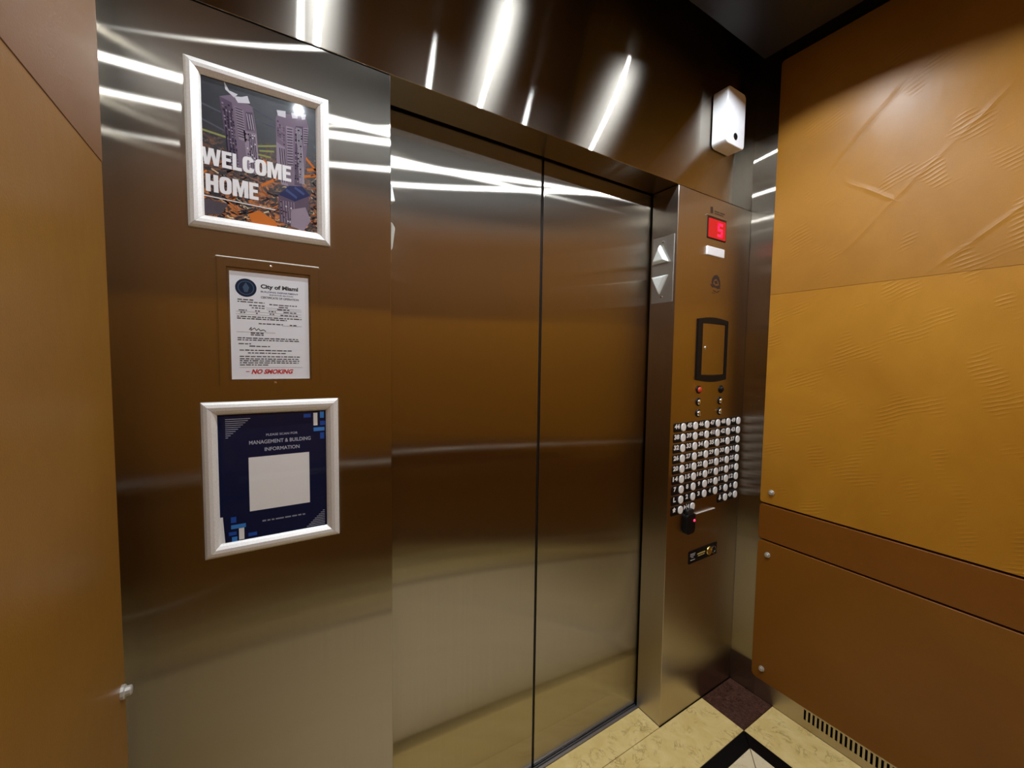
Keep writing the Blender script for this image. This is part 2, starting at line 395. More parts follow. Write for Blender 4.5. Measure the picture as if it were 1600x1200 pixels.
obj('plinth_lower_rail', box(X1, X1+0.012, YB, -0.302, 0.0, 0.034), M_STEEL_P, base_r)
obj('plinth_upper_rail', box(X1, X1+0.012, YB, -0.302, 0.076, 0.0975), M_STEEL_P, base_r)
obj('duct_back', box(X1+0.020, X1+0.026, YB, -0.112, 0.0, 0.0975), M_BLACK, base_r)
y = -0.302-0.0075; first = None
while y > -0.86:
    y2 = y-0.0075
    if first is None:
        first = obj('vent_bar', box(X1+0.0002, X1+0.0115, y2, y, 0.034, 0.076), M_STEEL_P, base_r)
    else: put('vent_bar', first, (X1+0.00585, (y+y2)/2, 0.034), base_r)
    y -= 0.015
obj('plinth_tail', box(X1+0.0002, X1+0.0115, YB, y+0.003, 0.034, 0.076), M_STEEL_P, base_r)

wall_left = structure('wall_left', (X0, -0.8, 0))
fL = onL(X0)
obj('corner_strip', box(X0-0.03, X0, -0.112, 0.0008, 0.0, 2.90), M_STEEL_V, wall_left)
obj('backing_panel', box(X0-0.03, X0, YB, -0.112, 0.0, 2.90), M_STEEL_D, wall_left)
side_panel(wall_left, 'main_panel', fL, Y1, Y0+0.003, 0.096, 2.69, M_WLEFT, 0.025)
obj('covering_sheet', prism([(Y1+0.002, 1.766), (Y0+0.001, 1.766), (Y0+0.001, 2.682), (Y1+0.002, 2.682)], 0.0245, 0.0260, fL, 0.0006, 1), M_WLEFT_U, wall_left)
stud(wall_left, onL(X0+0.025), -0.122, 0.915)

wall_rear = structure('wall_rear', (1.25, YB, 0))
fB = lambda u, v, h: Vector((u, YB+h, v))
obj('backing_panel', box(X0-0.03, X1+0.03, YB-0.03, YB, 0.0, 2.9), M_STEEL_D, wall_rear)
for z0, z1, mt in ((0.096, 0.7115, M_WREARB), (0.7165, 0.8685, M_WREARB), (0.8735, 2.69, M_WREAR)):
    obj('rear_panel', prism(rrect(X0+0.05, X1-0.05, z0, z1, 0.012), 0.004, 0.020, fB, 0.0022, 3), mt, wall_rear)
def tube_x(x0, x1, y, z, r, n=16):
    b = bmesh.new(); A = [b.verts.new((x0, y+r*math.cos(2*math.pi*k/n), z+r*math.sin(2*math.pi*k/n))) for k in range(n)]; B = [b.verts.new((x1, v.co.y, v.co.z)) for v in A]
    for k in range(n): b.faces.new((A[k], A[(k+1) % n], B[(k+1) % n], B[k]))
    b.faces.new(A); b.faces.new(B); bmesh.ops.recalc_face_normals(b, faces=b.faces[:]); return b
obj('covering_sheet', box(X0+0.052, X1-0.052, YB+0.0195, YB+0.0212, 1.764, 2.682, 0.0005, 1), M_WLEFT_U, wall_rear)  # unseen dark sheet, added so the header reflects a darker upper wall
obj('handrail', tube_x(X0+0.12, X1-0.12, YB+0.075, 0.833, 0.016), M_RAIL, wall_rear, True)
for xx in (0.55, 1.25, 1.95): obj('handrail_post', box(xx-0.012, xx+0.012, YB+0.019, YB+0.070, 0.825, 0.841), M_STEEL_D, wall_rear)

# ---- ceiling: black void above, dropped metal panels with six downlights
ceiling = structure('ceiling', (1.25, -0.8, 2.6))
obj('upper_slab', box(X0-0.06, X1+0.06, YB-0.06, 0.24, 2.90, 2.95), M_UPPER, ceiling)
for k in range(3):
    xa_ = X0+0.215+k*(X1-X0-0.43)/3
    obj('ceiling_panel', box(xa_+0.002, xa_+(X1-X0-0.43)/3-0.002, YB+0.14, -0.140, ZI, ZI+0.03, 0.002, 1), M_CEIL, ceiling)
for (lx, ly) in LIGHT_XY:
    dn = lambda u, v, h: Vector((u, v, ZI-h))
    ring = obj('downlight', lathe(lx, ly, [(0.058, 0.0), (0.058, 0.006), (0.052, 0.014), (0.032, 0.014), (0.0285, 0.012), (0.0074, 0.001)], dn, 28), M_STEEL_D, ceiling, True)
    obj('lamp_lens', lathe(lx, ly, [(0.0072, 0.002), (0.0070, 0.0040), (0.004, 0.0043), (0, 0.0044)], dn, 24), M_LAMP, ring, True)

# ================================================================ THINGS
# ---- car operating panel on the right of the doors
cp = thing('control_panel', 'tall brushed steel elevator control panel full of floor buttons, right of the doors', 'control panel', (2.0357, 0.02, 0))
obj('faceplate', box(XR, X1-0.0012, 0.0, 0.117, 0.0, HD-0.0012, 0.0014, 2), M_STEEL_P, cp)
# red floor display
obj('display_bezel', prism(rrect(1.969, 2.098, 1.965, 2.050, 0.004), -0.001, 0.0022, onF, 0.0008, 1), M_BLKPL, cp)
disp = obj('display_window', prism(rrect(1.974, 2.093, 1.970, 2.045, 0.003), 0.001, 0.0030, onF), M_RED, cp)
def seg_bm(x, z, wd, ht, t, on, h0=0.0031, h1=0.0036):
    r = {'a': (x, x+wd, z+ht-t, z+ht), 'g': (x, x+wd, z+ht/2-t/2, z+ht/2+t/2), 'd': (x, x+wd, z, z+t), 'f': (x, x+t, z+ht/2, z+ht), 'b': (x+wd-t, x+wd, z+ht/2, z+ht), 'e': (x, x+t, z, z+ht/2), 'c': (x+wd-t, x+wd, z, z+ht/2)}
    b = bmesh.new()
    for s in on:
        x0, x1, z0, z1 = r[s]; box(x0, x1, -h1, -h0, z0, z1, 0, 1, b)
    return b
obj('display_digit', seg_bm(2.036, 1.980, 0.034, 0.054, 0.010, 'afgcd'), M_REDLIT, disp)
# maker's plate engraving: small mark and dashes over the display
pp = Print(onF, 1.985, 2.085, 2.064, 2.092, 0.0003)
pp.poly([(0.0, 0.1), (0.16, 0.0), (0.2, 0.9), (0.02, 1.0)], M_ENGR, 0)
pp.rect(0.28, 0.62, 0.45, 0.62, M_ENGR, 0); pp.rect(0.66, 1.0, 0.45, 0.62, M_ENGR, 0); pp.rect(0.28, 0.9, 0.76, 0.9, M_ENGR, 0)
pp.done('engraving', cp)
obj('gong_ledge', box(1.960, 2.098, -0.004, 0.001, 2.053, 2.0565), M_STEEL_D, cp)
obj('emergency_light', prism(rrect(1.967, 2.086, 1.898, 1.934, 0.004), -0.001, 0.007, onF, 0.003, 2), M_WHITE, cp)
# fire service emblem: helmet over a visor, etched
pe = Print(onF, 2.004, 2.078, 1.752, 1.828, 0.0003)
pe.poly([(0.12, 0.52), (0.16, 0.25), (0.34, 0.06), (0.58, 0.0), (0.80, 0.10), (0.93, 0.32), (0.96, 0.62), (0.86, 0.62), (0.78, 0.34), (0.56, 0.2), (0.34, 0.3), (0.26, 0.5)], M_ENGR, 0)
pe.poly([(0.0, 0.56), (0.3, 0.5), (0.52, 0.6), (0.84, 0.54), (0.98, 0.7), (0.7, 0.74), (0.5, 0.68), (0.2, 0.7)], M_ENGR, 1)
pe.poly([(0.36, 0.36), (0.62, 0.3), (0.7, 0.46), (0.46, 0.5)], M_ENGR, 0)
pe.line((0.3, 0.86), (0.66, 0.93), 0.05, M_ENGR, 0); pe.line((0.66, 0.93), (0.9, 0.82), 0.05, M_ENGR, 0); pe.line((0.2, 0.98), (0.5, 1.0), 0.03, M_ENGR, 0)
pe.done('etched_emblem', cp)
# little service cabinet with a black bowed frame
def bowed(u0, u1, v0, v1, bow, n=8):
    p = [(u0, v0), *[(u0+(u1-u0)*k/n, v0-bow*math.sin(math.pi*k/n)) for k in range(1, n)], (u1, v0), (u1, v1), *[(u1-(u1-u0)*k/n, v1+bow*math.sin(math.pi*k/n)) for k in range(1, n)], (u0, v1)]
    return p
def ring_prism(outer, inner, h0, h1, fn, hi_in=None):
    b = bmesh.new(); n = len(outer); hi_in = h1 if hi_in is None else hi_in
    a = [b.verts.new(fn(u, v, h0)) for u, v in outer]; c = [b.verts.new(fn(u, v, h1)) for u, v in outer]
    d = [b.verts.new(fn(u, v, hi_in)) for u, v in inner]; e = [b.verts.new(fn(u, v, h0)) for u, v in inner]
    for k in range(n):
        q = (k+1) % n
        for s, t in ((a, c), (c, d), (d, e), (e, a)): b.faces.new((s[k], s[q], t[q], t[k]))
    bmesh.ops.recalc_face_normals(b, faces=b.faces[:]); return b
obj('cabinet_frame', ring_prism(bowed(1.930, 2.137, 1.398, 1.643, 0.010), bowed(1.960, 2.120, 1.418, 1.627, 0.0015), -0.001, 0.006, onF), M_BLKPL, cp)
cd = obj('cabinet_door', prism(rrect(1.9615, 2.1185, 1.4185, 1.6265, 0.003), -0.001, 0.0035, onF, 0.001, 1), M_STEEL_P, cp)
obj('lock', lathe(1.984, 1.528, [(0.0075, 0.003), (0.0075, 0.006), (0.005, 0.009), (0, 0.0095)], onF, 14), M_CHROME, cd, True)
# service push buttons under the cabinet
def service_button(x, z, mt, r=0.0115):
    c = obj('button_collar', lathe(x, z, [(r+0.005, -0.001), (r+0.005, 0.003), (r+0.001, 0.005), (r+0.001, 0.002)], onF, 18), M_BLKPL, cp, True)
    obj('push_button', lathe(x, z, [(r, 0.001), (r, 0.007), (r*0.7, 0.0105), (0, 0.0115)], onF, 18), mt, c, True)
for x, z, mt in ((1.955, 1.358, M_REDBTN), (2.110, 1.356, M_BLKPL), (1.956, 1.308, M_CHROME), (2.107, 1.307, M_CHROME), (1.957, 1.262, M_CHROME), (2.107, 1.262, M_CHROME)):
    service_button(x, z, mt)
# the grid of floor buttons: black plate > number, white lens
rows = [[44+k for k in range(6)], [38+k for k in range(6)], [32+k for k in range(6)], [26+k for k in range(6)], [20+k for k in range(6)], [14+k for k in range(6)], [7+k for k in range(6)], ['L', 2, 3, 4, 5, 6]]
plate0 = lens0 = None
def floor_button(x, z, mark):
    global plate0, lens0
    if plate0 is None:
        plate0 = obj('button_plate', prism(rrect(x-0.0575, x+0.0182, z-0.0180, z+0.0180, 0.006, 3), -0.0006, 0.0016, onF, 0.0006, 1), M_BLKPL, cp); pl = plate0
        floor_button.off = WORLD_AT[pl] - Vector((x, 0, z))
        lens0 = obj('floor_button', prism(rrect(x-0.0140, x+0.0140, z-0.0160, z+0.0160, 0.0130, 4), 0.0012, 0.0062, onF, 0.0022, 2), M_LENS, pl); floor_button.loff = WORLD_AT[lens0] - Vector((x, 0, z))
    else:
        pl = put('button_plate', plate0, Vector((x, 0, z))+floor_button.off, cp)
        put('floor_button', lens0, Vector((x, 0, z))+floor_button.loff, pl)
    cx = x-0.037
    pr = Print(onF, cx-0.017, cx+0.017, z-0.008, z+0.018, 0.0017)
    if isinstance(mark, int) or len(mark) == 1:
        s = str(mark); wd = 0.46 if len(s) == 1 else 0.92
        pr.text(s, 0.5-wd/2, 0.5+wd/2, 0.12, 0.86, M_NUM, 0, 0.045)
    elif mark == 'star':
        pr.poly([(0.5+0.34*(1 if k % 2 == 0 else 0.62)*math.sin(math.pi*k/5), 0.5-0.46*(1 if k % 2 == 0 else 0.62)*math.cos(math.pi*k/5)) for k in range(10)], M_NUM, 0)
    elif mark == 'bell':
        pr.poly([(0.5, 0.02), (0.62, 0.12), (0.72, 0.62), (0.86, 0.82), (0.14, 0.82), (0.28, 0.62), (0.38, 0.12)], M_NUM, 0); pr.rect(0.42, 0.58, 0.86, 1.0, M_NUM, 0)
    elif mark == 'open':
        pr.poly([(0.0, 0.5), (0.4, 0.1), (0.4, 0.9)], M_NUM, 0); pr.poly([(1.0, 0.5), (0.6, 0.1), (0.6, 0.9)], M_NUM, 0); pr.rect(0.46, 0.54, 0.05, 0.95, M_NUM, 0)
    elif mark == 'close':
        pr.poly([(0.42, 0.5), (0.02, 0.1), (0.02, 0.9)], M_NUM, 0); pr.poly([(0.58, 0.5), (0.98, 0.1), (0.98, 0.9)], M_NUM, 0); pr.rect(0.46, 0.54, 0.05, 0.95, M_NUM, 0)
    pr.done('floor_number', pl)
for r, row in enumerate(rows):
    for k, mk in enumerate(row): floor_button(1.8625+0.0779*k, 1.212-0.04165*r, mk)
for k, mk in ((0, 'star'), (1, 'close'), (4, 'bell'), (5, 'open')): floor_button(1.8625+0.0779*k, 1.212-0.04165*8, mk)
# small blank plate and key switch plate
obj('blank_plate', prism([(1.966, 0.803), (2.098, 0.805), (2.098, 0.842), (1.966, 0.842)], -0.001, 0.003, onF, 0.001, 1), M_STEEL_P, cp)
obj('plate_edge_glint', box(1.966, 2.098, -0.0065, 0.0, 0.8415, 0.8445, 0.0006, 1), M_FRAME, cp)  # bright strip added as the highlight on the plate's top edge
kp = obj('key_switch_plate', prism(rrect(1.932, 2.130, 0.634, 0.688, 0.003), -0.001, 0.0022, onF, 0.0006, 1), M_BLKPL, cp)
obj('key_switch', join(lathe(2.073, 0.661, [(0.0185, 0.001), (0.0185, 0.006), (0.014, 0.0075), (0.012, 0.004), (0, 0.004)], onF, 20)), M_BRASS, kp, True)
obj('key_ring', ring_prism(ell(2.105, 0.658, 0.017, 0.017), ell(2.105, 0.658, 0.0135, 0.0135), 0.0023, 0.0045, onF), M_CHROME, kp)
pk = Print(onF, 1.938, 2.06, 0.640, 0.684, 0.0024)
rk = random.Random(3); wi = ink((0.55, 0.53, 0.55)); yl = ink((0.72, 0.56, 0.16))
pk.words(0.03, 0.30, 0.22, 0.10, wi, 0, rk); pk.words(0.03, 0.28, 0.38, 0.09, wi, 0, rk); pk.words(0.08, 0.22, 0.54, 0.08, wi, 0, rk); pk.rect(0.04, 0.30, 0.76, 0.84, wi, 0)
pk.words(0.42, 0.88, 0.42, 0.13, yl, 0, rk); pk.words(0.46, 0.84, 0.62, 0.10, yl, 0, rk)
pk.done('plate_print', kp)

# ---- fob reader
fr = thing('fob_reader', 'black plastic key fob reader with a glowing red light, under the lowest floor buttons', 'card reader', (1.915, 0, 0.772))
obj('body', prism(rrect(1.884, 1.944, 0.772, 0.858, 0.018, 5), 0.0002, 0.020, onF, 0.006, 3), M_BLKPL, fr)
obj('collar', prism(rrect(1.893, 1.935, 0.855, 0.875, 0.008, 3), 0.004, 0.016, onF, 0.003, 2), M_RUBBER, fr)
obj('status_light', lathe(1.932, 0.828, [(0.0055, 0.0195), (0.0055, 0.0215), (0.003, 0.0235), (0, 0.024)], onF, 12), M_LED, fr, True)

# ---- hall direction lanterns on both jambs
def lantern(fn, x, label):
    t = thing('direction_lantern', label, 'arrow light', (x, 0.06, 1.698), 'direction lanterns on the door jambs')
    obj('plate', prism(rrect(0.010, 0.108, 1.698, 1.953, 0.002), 0.0003, 0.0025, fn, 0.0008, 1), M_STEEL_D, t)
    def lens(nm, pts, cu, cv):
        b = bmesh.new()
        lo = [b.verts.new(fn(u, v, 0.002)) for u, v in pts]; mid = [b.verts.new(fn(u, v, 0.011)) for u, v in pts]
        hi = [b.verts.new(fn(cu+(u-cu)*0.66, cv+(v-cv)*0.66, 0.022)) for u, v in pts]
        b.faces.new(hi); b.faces.new(lo[::-1])
        for k in range(3):
            q = (k+1) % 3; b.faces.new((lo[k], lo[q], mid[q], mid[k])); b.faces.new((mid[k], mid[q], hi[q], hi[k]))
        bmesh.ops.recalc_face_normals(b, faces=b.faces[:]); bmesh.ops.bevel(b, geom=b.edges[:], offset=0.0015, segments=2, affect='EDGES')
        obj(nm, b, M_GREYLENS, t)
    lens('up_arrow', [(0.070, 1.922), (0.104, 1.852), (0.030, 1.852)], 0.068, 1.875)
    lens('down_arrow', [(0.104, 1.802), (0.030, 1.802), (0.068, 1.732)], 0.068, 1.779)
    for zz in (1.932, 1.722): obj('screw', lathe(0.0605, zz, [(0.0042, 0.002), (0.0042, 0.0035), (0, 0.0042)], fn, 10), M_CHROME, t)
    return t
lantern(onR(XR), XR, 'steel lantern plate with up and down arrows on the jamb beside the control panel')
lantern(onL(XL), XL, 'arrow lantern on the jamb beside the framed posters, only its lens edges showing')

# ---- white sensor box on the header
sb = thing('sensor_box', 'white plastic sensor box with a black eye, high on the steel header', 'sensor', (2.032, 0, 2.308))
obj('housing', prism(rrect(1.970, 2.094, 2.308, 2.520, 0.018, 5), 0.004, 0.063, onF, 0.004, 3), M_WHITE, sb)
obj('mounting_plate', prism(rrect(1.975, 2.089, 2.314, 2.514, 0.012, 4), -0.0012, 0.0045, onF), M_BLKPL, sb)
obj('sensor_eye', lathe(2.030, 2.345, [(0.0125, 0.0625), (0.0125, 0.0645), (0.010, 0.0650), (0.006, 0.0638), (0, 0.0636)], onF, 20), M_BLKPL, sb, True)

# ---- snap frames with posters
def snap_frame(t, x0, x1, z0, z1, wd, name='frame_rail'):
    """four mitred rails with a rounded section"""
    sec = [(0.0, 0.0005), (0.0, 0.007), (0.16, 0.0105), (0.4, 0.0125), (0.65, 0.0115), (0.88, 0.0075), (1.0, 0.0035), (1.0, 0.0005)]
    O = [(x0, z0), (x1, z0), (x1, z1), (x0, z1)]; I = [(x0+wd, z0+wd), (x1-wd, z0+wd), (x1-wd, z1-wd), (x0+wd, z1-wd)]
    for k in range(4):
        q = (k+1) % 4; b = bmesh.new(); A = []; B = []
        dx = (O[q][0]-O[k][0]); dz = (O[q][1]-O[k][1]); L = math.hypot(dx, dz); e = (dx/L*0.0003, dz/L*0.0003)
        for s, h in sec:
            A.append(b.verts.new(onF(O[k][0]+(I[k][0]-O[k][0])*s+e[0], O[k][1]+(I[k][1]-O[k][1])*s+e[1], h)))
            B.append(b.verts.new(onF(O[q][0]+(I[q][0]-O[q][0])*s-e[0], O[q][1]+(I[q][1]-O[q][1])*s-e[1], h)))
        m_ = len(sec)
        for i in range(m_):
            j = (i+1) % m_; b.faces.new((A[i], A[j], B[j], B[i]))
        b.faces.new(A); b.faces.new(B[::-1])
        bmesh.ops.recalc_face_normals(b, faces=b.faces[:])
        obj(name, b, M_FRAME, t)
BOLD = {'W': [[(0, 0), (.2, 0), (.27, .6), (.36, .08), (.36, 0), (.64, 0), (.64, .08), (.73, .6), (.8, 0), (1, 0), (.86, 1), (.62, 1), (.5, .42), (.38, 1), (.14, 1)]],
        'E': [[(0, 0), (1, 0), (1, .2), (.42, .2), (.42, .39), (.92, .39), (.92, .58), (.42, .58), (.42, .8), (1, .8), (1, 1), (0, 1)]],
        'L': [[(0, 0), (.42, 0), (.42, .8), (1, .8), (1, 1), (0, 1)]],
        'H': [[(0, 0), (.38, 0), (.38, .38), (.62, .38), (.62, 0), (1, 0), (1, 1), (.62, 1), (.62, .6), (.38, .6), (.38, 1), (0, 1)]],
        'M': [[(0, 0), (.36, 0), (.5, .5), (.64, 0), (1, 0), (1, 1), (.73, 1), (.73, .38), (.58, 1), (.42, 1), (.27, .38), (.27, 1), (0, 1)]]}
def bowl(open_):
    out = [(.5+.5*math.copysign(abs(math.cos(a))**.7, math.cos(a)), .5+.5*math.copysign(abs(math.sin(a))**.55, math.sin(a))) for a in [2*math.pi*k/24 for k in range(24)]]
    inn = [(.5+.12*math.cos(a), .5+.31*math.copysign(abs(math.sin(a))**.6, math.sin(a))) for a in [2*math.pi*k/24 for k in range(24)]]
    return [[out[k], out[(k+1) % 24], inn[(k+1) % 24], inn[k]] for k in range(24) if not (open_ and k in (23, 0))]
BOLD['O'] = bowl(False); BOLD['C'] = bowl(True)
def headline(pr, s, u0, u1, v0, v1, mt, layer):
    wds = [{'W': 1.5, 'M': 1.28, 'E': .78, 'L': .74}.get(c, 0.98) for c in s]; gap = 0.07; tot = sum(wds)+gap*(len(s)-1); u = u0; k = (u1-u0)/tot
    for c, wd in zip(s, wds):
        for pl in BOLD[c]: pr.poly([(u+x*wd*k, v0+(v1-v0)*y_) for x, y_ in pl], mt, layer)
        u += (wd+gap)*k

# welcome poster: night aerial of two tower blocks
def city_mat():
    mt, nt, p = mat('night_city_print')
    g = N(nt, 'ShaderNodeNewGeometry'); sx = N(nt, 'ShaderNodeSeparateXYZ'); nt.links.new(g.outputs['Position'], sx.inputs[0])
    v = noise(nt, pos(nt, (1, 1, 1.5)), 55, 5, 0.65, 1.5)
    blocks = N(nt, 'ShaderNodeTexVoronoi'); blocks.inputs['Scale'].default_value = 75; nt.links.new(pos(nt, (1, 1, 1.4), (0, 0.5, 0)), blocks.inputs['Vector'])
    low = math_n(nt, 'SUBTRACT', 1.0, math_n(nt, 'DIVIDE', math_n(nt, 'SUBTRACT', sx.outputs[2], 1.75), 0.16), True)
    lit = math_n(nt, 'MULTIPLY', ramp(nt, v, (0.47, 0.0), (0.63, 1.0)), low)
    c = mix_c(nt, blocks.outputs[1], (0.002, 0.003, 0.009), (0.014, 0.012, 0.018))
    c = mix_c(nt, lit, c, (0.62, 0.20, 0.04))
    hot = math_n(nt, 'MULTIPLY', ramp(nt, noise(nt, pos(nt, (1, 1, 1.6), loc=(1, 2, 3)), 95, 4, 0.6, 1), (0.6, 0.0), (0.68, 1.0)), low)
    c = mix_c(nt, hot, c, (0.85, 0.66, 0.36))
    nt.links.new(c, p.inputs['Base Color']); p.inputs['Roughness'].default_value = 0.4
    return mt
M_CITY = city_mat()
f1 = thing('framed_poster', 'silver framed WELCOME HOME poster with two towers at night, uppermost on the steel wall', 'framed poster', (0.4605, 0, 1.713))
snap_frame(f1, 0.3375, 0.5835, 1.7125, 2.0225, 0.025)
P1 = Print(onF, 0.3605, 0.5605, 1.7355, 1.9995, 0.0015)
P1.rect(0, 1, 0, 1, M_CITY, 0)
navy, tw1, tw2, tw3, cr1, dk, wht, org, grn = ink((0.012, 0.014, 0.03)), ink((0.20, 0.15, 0.20)), ink((0.11, 0.08, 0.12)), ink((0.30, 0.24, 0.30)), ink((0.62, 0.60, 0.64)), ink((0.03, 0.024, 0.04)), ink((0.86, 0.84, 0.84)), ink((0.60, 0.17, 0.03)), ink((0.28, 0.30, 0.10))
for a, b2 in (((0.0, 0.2), (0.16, 0.23)), ((0.42, 0.13), (0.66, 0.2)), ((0.44, 0.22), (0.62, 0.23)), ((0.0, 0.31), (0.2, 0.36))): P1.line(a, b2, 0.012, ink((0.10, 0.10, 0.13)), 1)
for a, b2 in (((0.0, 0.385), (0.2, 0.40)), ((0.45, 0.41), (0.64, 0.37)), ((0.47, 0.44), (0.6, 0.42)), ((0.46, 0.47), (0.57, 0.47))): P1.line(a, b2, 0.014, grn, 1)
for a, b2 in (((0.88, 0.40), (1.0, 0.50)), ((0.9, 0.5), (1.0, 0.48)), ((0.86, 0.56), (1.0, 0.53)), ((0.5, 0.5), (0.62, 0.58)), ((0.48, 0.70), (0.62, 0.62))): P1.line(a, b2, 0.02, org, 1)
def tower(poly, faces, crown, stripes):
    P1.poly(poly, tw1, 2)
    for f_, mt in faces: P1.poly(f_, mt, 3)
    for c_ in crown: P1.poly(c_, cr1, 4)
    for (ua, ub, va, vb, nn, mt, wd) in stripes:
        for k in range(nn):
            u = ua+(ub-ua)*k/max(1, nn-1); P1.line((u, va), (u+0.02, vb), wd, mt, 4)
tower([(0.15, 0.12), (0.26, 0.08), (0.42, 0.13), (0.45, 0.30), (0.47, 0.62), (0.24, 0.62), (0.18, 0.33)],
      [([(0.15, 0.12), (0.25, 0.14), (0.30, 0.62), (0.24, 0.62), (0.18, 0.33)], tw2), ([(0.27, 0.16), (0.34, 0.17), (0.36, 0.40), (0.30, 0.39)], tw3), ([(0.34, 0.32), (0.45, 0.32), (0.47, 0.62), (0.37, 0.62)], tw3), ([(0.36, 0.18), (0.42, 0.17), (0.44, 0.30), (0.37, 0.31)], tw2)],
      [[(0.19, 0.0), (0.23, 0.06), (0.30, 0.07), (0.27, 0.10), (0.20, 0.06)], [(0.27, 0.09), (0.33, 0.08), (0.38, 0.06), (0.40, 0.11), (0.30, 0.13)]],
      [(0.385, 0.43, 0.33, 0.6, 4, dk, 0.006), (0.19, 0.24, 0.2, 0.6, 3, dk, 0.008), (0.37, 0.41, 0.19, 0.3, 3, cr1, 0.004)])
for k in range(12): P1.line((0.275+k*0.002, 0.17+k*0.018), (0.335+k*0.002, 0.175+k*0.018), 0.006, dk, 4)
tower([(0.62, 0.16), (0.64, 0.12), (0.78, 0.10), (0.90, 0.10), (0.92, 0.16), (0.90, 0.36), (0.86, 0.66), (0.66, 0.66), (0.62, 0.48)],
      [([(0.62, 0.34), (0.70, 0.37), (0.72, 0.66), (0.66, 0.66), (0.62, 0.48)], tw3), ([(0.71, 0.20), (0.78, 0.20), (0.77, 0.50), (0.72, 0.52)], tw3), ([(0.80, 0.18), (0.87, 0.17), (0.85, 0.64), (0.78, 0.64)], tw2), ([(0.87, 0.18), (0.92, 0.17), (0.91, 0.30), (0.87, 0.32)], tw3)],
      [[(0.63, 0.10), (0.71, 0.09), (0.71, 0.14), (0.64, 0.14)], [(0.76, 0.09), (0.82, 0.08), (0.82, 0.12), (0.77, 0.13)], [(0.85, 0.08), (0.9, 0.07), (0.89, 0.11), (0.86, 0.12)]],
      [(0.81, 0.85, 0.19, 0.62, 4, cr1, 0.004), (0.65, 0.69, 0.38, 0.64, 3, dk, 0.007)])
for k in range(14): P1.line((0.72, 0.22+k*0.021), (0.77, 0.215+k*0.021), 0.006, dk, 4)
for k in range(7): P1.line((0.875, 0.19+k*0.018), (0.915, 0.185+k*0.018), 0.006, dk, 4)
P1.poly([(0.63, 0.74), (0.72, 0.66), (0.86, 0.64), (0.92, 0.70), (0.90, 0.86), (0.78, 0.96), (0.64, 0.95)], tw2, 2)
P1.poly([(0.63, 0.74), (0.73, 0.655), (0.85, 0.64), (0.93, 0.70), (0.78, 0.77)], ink((0.02, 0.03, 0.10)), 3)
P1.poly([(0.74, 0.84), (0.88, 0.80), (0.93, 0.90), (0.86, 0.99), (0.74, 0.97)], tw3, 3)
for k in range(6): P1.line((0.65+k*0.024, 0.78), (0.66+k*0.024, 0.95), 0.006, tw3, 4)
for a, b2 in (((0.70, 0.69), (0.80, 0.74)), ((0.78, 0.66), (0.87, 0.70))): P1.line(a, b2, 0.02, ink((0.05, 0.08, 0.22)), 4)
P1.poly([(0.0, 0.87), (0.2, 0.88), (0.14, 0.97), (0.0, 0.98)], ink((0.09, 0.075, 0.09)), 2)
P1.poly([(0.36, 0.93), (0.46, 0.89), (0.6, 0.95), (0.62, 1.0), (0.40, 1.0)], org, 2)
rp = random.Random(21)
def speckle(quad, nu, nv, mts, fill, layer):
    (a, b2, c, d) = quad
    for i in range(nu):
        for j in range(nv):
            if rp.random() > fill: continue
            u, v = (i+0.2)/nu, (j+0.2)/nv; du, dv = 0.6/nu, 0.5/nv
            q = lambda x, y_: (a[0]*(1-x)*(1-y_)+b2[0]*x*(1-y_)+c[0]*x*y_+d[0]*(1-x)*y_, a[1]*(1-x)*(1-y_)+b2[1]*x*(1-y_)+c[1]*x*y_+d[1]*(1-x)*y_)
            P1.poly([q(u, v), q(u+du, v), q(u+du, v+dv), q(u, v+dv)], rp.choice(mts), layer)
speckle(((0.16, 0.15), (0.26, 0.16), (0.30, 0.60), (0.23, 0.60)), 4, 20, [dk, tw1, tw3], 0.7, 5)
speckle(((0.35, 0.33), (0.44, 0.33), (0.46, 0.60), (0.38, 0.60)), 5, 13, [dk, tw2, cr1], 0.6, 5)
speckle(((0.63, 0.17), (0.70, 0.20), (0.70, 0.36), (0.63, 0.33)), 4, 9, [dk, tw2, tw3], 0.7, 5)
speckle(((0.79, 0.18), (0.87, 0.18), (0.84, 0.62), (0.78, 0.62)), 3, 22, [dk, tw3, navy], 0.6, 5)
speckle(((0.64, 0.78), (0.76, 0.80), (0.74, 0.95), (0.65, 0.94)), 5, 7, [dk, tw1, cr1], 0.6, 5)
pale = ink((0.72, 0.55, 0.34)); rust = ink((0.34, 0.09, 0.02)); shade = ink((0.006, 0.006, 0.01))
for k in range(150):
    u, v = rp.uniform(0.0, 0.98), 0.5+0.48*rp.random()**0.8
    if 0.6 < u < 0.93 and v < 0.97: u = rp.choice((rp.uniform(0.0, 0.6), rp.uniform(0.93, 0.99)))
    L_ = rp.uniform(0.015, 0.07); an = rp.choice((0.25, 0.4, -0.5, -0.35, 1.1)); u2, v2 = min(0.998, u+L_*math.cos(an)), min(0.995, v+L_*math.sin(an))
    P1.line((u, v), (u2, v2), rp.uniform(0.004, 0.014), rp.choice((shade, shade, shade, org, rust, pale, navy)), 1)
headline(P1, 'WELCOME', 0.0, 0.75, 0.505, 0.625, wht, 6)
headline(P1, 'HOME', 0.025, 0.455, 0.69, 0.815, wht, 6)
P1.line((0.0, 0.848), (0.60, 0.865), 0.007, wht, 6)
P1.done('poster_print', f1)
obj('clear_cover', box(0.3605, 0.5605, -0.0036, -0.0030, 1.7355, 1.9995), M_GLASS, f1)

